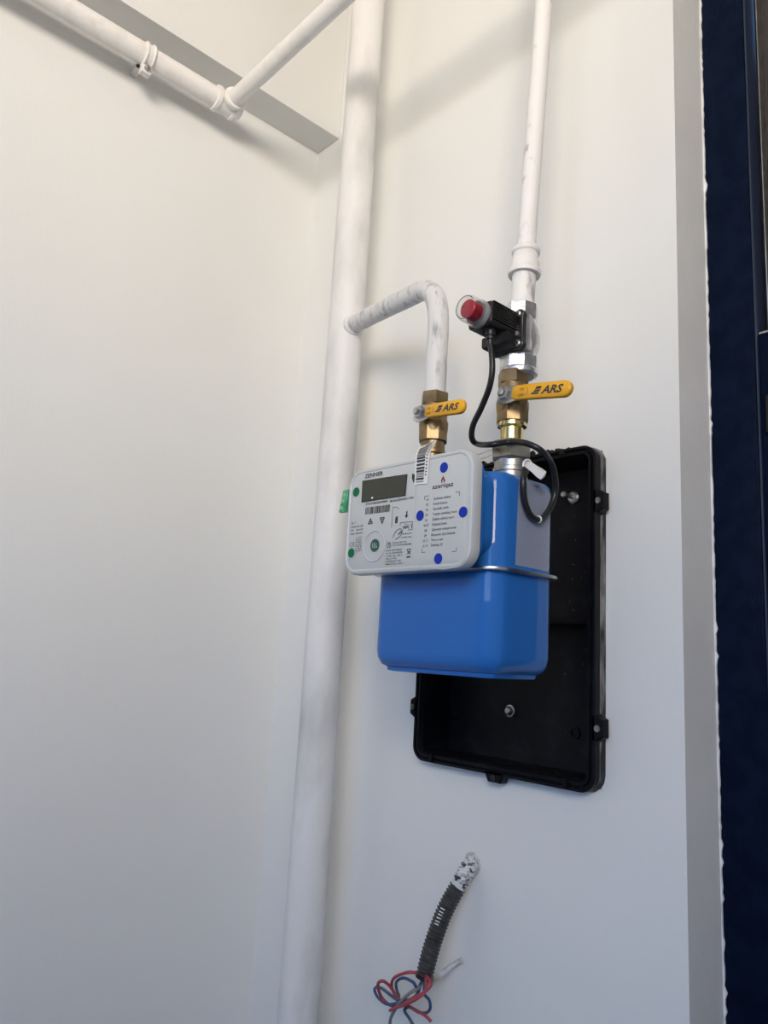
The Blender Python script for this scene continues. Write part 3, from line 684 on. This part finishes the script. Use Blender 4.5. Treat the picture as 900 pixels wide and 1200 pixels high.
# barcode tag taped from counter to valve
def edge_pt(px, py): p = at(px, py, y=T0-.0008); return Vector((p.x, p.y, IZ1+.0012))
TL = [at(485.6, 568, y=T0-.0008), edge_pt(486.5, 545), at(490.5, 524, y=-.205)]
TR = [at(500.5, 566.5, y=T0-.0008), edge_pt(503, 542), at(512, 515.5, y=-.205)]
def tagpt(u, v):
    """u across 0..1, v from bottom on the counter face 0 to the top at the valve 1"""
    if v < .45: k = v/.45; l_ = TL[0].lerp(TL[1], k); r_ = TR[0].lerp(TR[1], k)
    else: k = (v-.45)/.55; l_ = TL[1].lerp(TL[2], k); r_ = TR[1].lerp(TR[2], k)
    return l_.lerp(r_, u)
t = thing('barcode_tag', 'white barcode label bent from the grey counter up to the left valve', 'label', tuple(tagpt(.5, 0)))
bm = bmesh.new(); NV = 24
loops = [[tagpt(0, i/NV), tagpt(1, i/NV), tagpt(1, i/NV)+Vector((0, .0003, 0)), tagpt(0, i/NV)+Vector((0, .0003, 0))] for i in range(NV+1)]
loft(bm, loops); link('label_sheet', bm, 'paper', t)
rnd = random.Random(8); bm = bmesh.new(); v = .03
while v < .84:
    w_ = rnd.choice((.012, .012, .024, .034))
    q4 = [(.12, v), (.72, v), (.72, v+w_), (.12, v+w_)]
    bm.faces.new([bm.verts.new(tagpt(a, b)+Vector((0, -.0003, 0))) for a, b in q4]); v += w_+rnd.choice((.012, .022))
for (a, b, c_, d_) in ((.25, .33, .87, .885), (.45, .8, .875, .91), (.25, .8, .925, .94)):
    bm.faces.new([bm.verts.new(tagpt(a_, b_)+Vector((0, -.0003, 0))) for a_, b_ in ((a, c_), (b, c_), (b, d_), (a, d_))])
for k in range(14):
    v = .12+k*.05
    bm.faces.new([bm.verts.new(tagpt(a_, b_)+Vector((0, -.0003, 0))) for a_, b_ in ((.80, v), (.90, v), (.90, v+.022), (.80, v+.022))])
link('barcode', bm, 'ink', t, smooth=0, recalc=False)
# clear film pouch edges above the counter's left part
bm = bmesh.new()
fpv = [at(487, 541, y=T0-.0004), at(484, 570, y=T0-.0004), at(481.5, 561, y=T0-.0004), at(483, 545, y=T0-.0004)]
link('smudge', loft(bmesh.new(), [[at(483, 555, y=T0-.0003), at(486.8, 556, y=T0-.0003), at(486.2, 563, y=T0-.0003), at(484.6, 566, y=T0-.0003), at(482.6, 560, y=T0-.0003)],
      [at(483, 555, y=T0-.0006), at(486.8, 556, y=T0-.0006), at(486.2, 563, y=T0-.0006), at(484.6, 566, y=T0-.0006), at(482.6, 560, y=T0-.0006)]]), mat('dark_green_ink', (.01, .04, .025), .5), t)
# seal wires from the counter corner to the nut
for k, (ya, yb_) in enumerate((((544, 536.5), (580, 525.5)), ((552, 541), (584, 530)))):
    a = at(*ya, y=YF+.008); b = at(*yb_, y=QY-.020); mmid = a.lerp(b, .5)+Vector((0, 0, -.001))
    tag(link('seal_wire', tube(smooth_path([a, mmid, b], 6), .00035, 6), 'thread'),
        ('upper' if k == 0 else 'lower')+' thin wire strung from the grey counter to the meter nut', 'wire', 'thin seal wires at the counter')

# ------------------------------------------------------------------ conduit and loose wires
pw = at(556, 1012, y=.004)
P_ = [Vector((pw.x+.004, .012, pw.z+.006)), pw+Vector((0, -.008, -.002)), at(540, 1033, y=-.022), at(522, 1066, y=-.034), at(509, 1100, y=-.042), at(501, 1128, y=-.047), at(497, 1146, y=-.050)]
cp = smooth_path(P_, 40)
# resample evenly
tot = sum((b-a).length for a, b in zip(cp, cp[1:])); step = .0007; out = [cp[0]]; nxt = step; acc = 0
for a, b in zip(cp, cp[1:]):
    l_ = (b-a).length
    while nxt <= acc+l_: out.append(a.lerp(b, (nxt-acc)/l_)); nxt += step
    acc += l_
cp = out
t = thing('flexible_conduit', 'black corrugated conduit coming out of the wall, its root splashed with white paint', 'conduit', tuple(pw))
ns = int(len(cp)*.30); NR = tot/.0046
def rad(u0_, u1_): return lambda u: .0097+.0014*math.copysign(abs(math.cos(PI*2*NR*(u0_+(u1_-u0_)*u)))**.5, math.cos(PI*2*NR*(u0_+(u1_-u0_)*u)))
plabel(link('painted_length', tube(cp[:ns+1], rad(0, ns/len(cp)), 20), 'conduit_paint', t), 'white painted length')
bm = tube(cp[ns:], rad(ns/len(cp), 1), 20, cap=False)
link('corrugated_hose', bm, 'conduit', t)
tng = (cp[-1]-cp[-4]).normalized()
link('hose_mouth', lathe([(.0112, -.001), (.0112, .0008), (.0088, .0008), (.0085, -.010), (.001, -.0105)], cp[-1], tng, 20), 'black', t)
bm = bmesh.new()
for k in range(6):                                             # flecks of white paint on the ribs
    i = int(len(cp)*(.50+.024*k)); c_ = cp[i]; view = (CAM-c_).normalized(); tt = (cp[i+2]-cp[i-2]).normalized(); sd = tt.cross(view).normalized()
    a = c_+view*.0108+sd*.0035
    bm.faces.new([bm.verts.new(a+sd*.0028*s1+tt*.0007*s2+view*(.0006 if s1 < 0 else -.0004)) for s1, s2 in ((-1, -1), (1, -1), (1, 1), (-1, 1))])
o = link('paint_flecks', bm, 'white', t, smooth=0); o['kind'] = 'stuff'
bm = lathe([(.0120, 0), (.0142, .0006), (.0132, .0022), (.0112, .0026)], (pw.x, .0004, pw.z), (0, -1, 0), 24, cap=False)
link('plaster_collar', wobble(bm, .0014, 160), 'plaster', t)

me_ = cp[-1]
def wire(name, pix, m, label, r=.0019, y0=-.052, start=True, ys=None):
    pts = []
    if start: pts.append(me_-tng*.006+Vector((random.uniform(-.003, .003), random.uniform(-.003, .003), 0)))
    for i, q_ in enumerate(pix):
        yy = q_[2] if len(q_) > 2 else y0-.010*math.sin(i*1.1)
        pts.append(at(q_[0], q_[1], y=yy))
    o = tag(link(name, tube(smooth_path(pts, 8), r, 10), m), label, 'wire', 'loose wires hanging from the conduit')
    return o
wire('red_wire', [(490, 1140), (478, 1139.5), (463, 1145), (459, 1154), (463, 1166), (472, 1175), (484, 1182), (498, 1190), (505, 1197)], 'wred', 'red wire looping left out of the conduit mouth and ending lower right', y0=-.056)
wire('red_wire', [(505, 1152), (498, 1162), (482, 1171), (470, 1178), (458, 1178), (448, 1170), (443, 1158), (444, 1151), (450, 1150), (458, 1157), (466, 1169), (476, 1175), (486, 1168)], 'wred', 'red wire making the small left loop of the bundle', r=.0020, y0=-.060)
wire('red_wire', [(499, 1160), (489, 1170), (475, 1177), (464, 1181), (457, 1184)], 'wred', 'short bent red wire tail across the bundle', r=.0019, y0=-.068)
wire('blue_wire', [(490, 1158), (484, 1151), (473, 1146), (465, 1150), (464.5, 1158), (468, 1168)], 'wblue', 'blue wire making the inner loop below the conduit', y0=-.050)
wire('blue_wire', [(497, 1163), (503, 1172), (504, 1182), (499, 1187), (490, 1186), (480, 1180), (474, 1184), (480, 1194), (487, 1206)], 'wblue', 'blue wire curving right then hanging down past the picture edge', y0=-.052)
wire('blue_wire', [(488, 1166), (470, 1174), (455, 1177), (444, 1170), (439, 1161), (441, 1157), (447, 1158), (460, 1168), (468, 1173)], 'wblue', 'blue wire in the leftmost loop of the bundle', y0=-.046)
wire('grey_wire', [(492, 1156), (480, 1164), (468, 1176), (460, 1188), (457, 1198), (459, 1208)], 'wgrey', 'grey wire hanging down at the left of the bundle', y0=-.050, r=.0021)
# dirty white strand behind the mouth of the conduit
bm = tube(smooth_path([at(503, 1154, y=-.035), at(514, 1144, y=-.028), at(527, 1134, y=-.016), at(536, 1128, y=-.007), at(543, 1124, y=.001)], 8), lambda u: .0040-.0012*u, 10)
tag(link('plastered_cord', wobble(bm, .0011, 180), 'plaster'), 'dirty white plastered cord between the conduit mouth and the wall', 'cord')
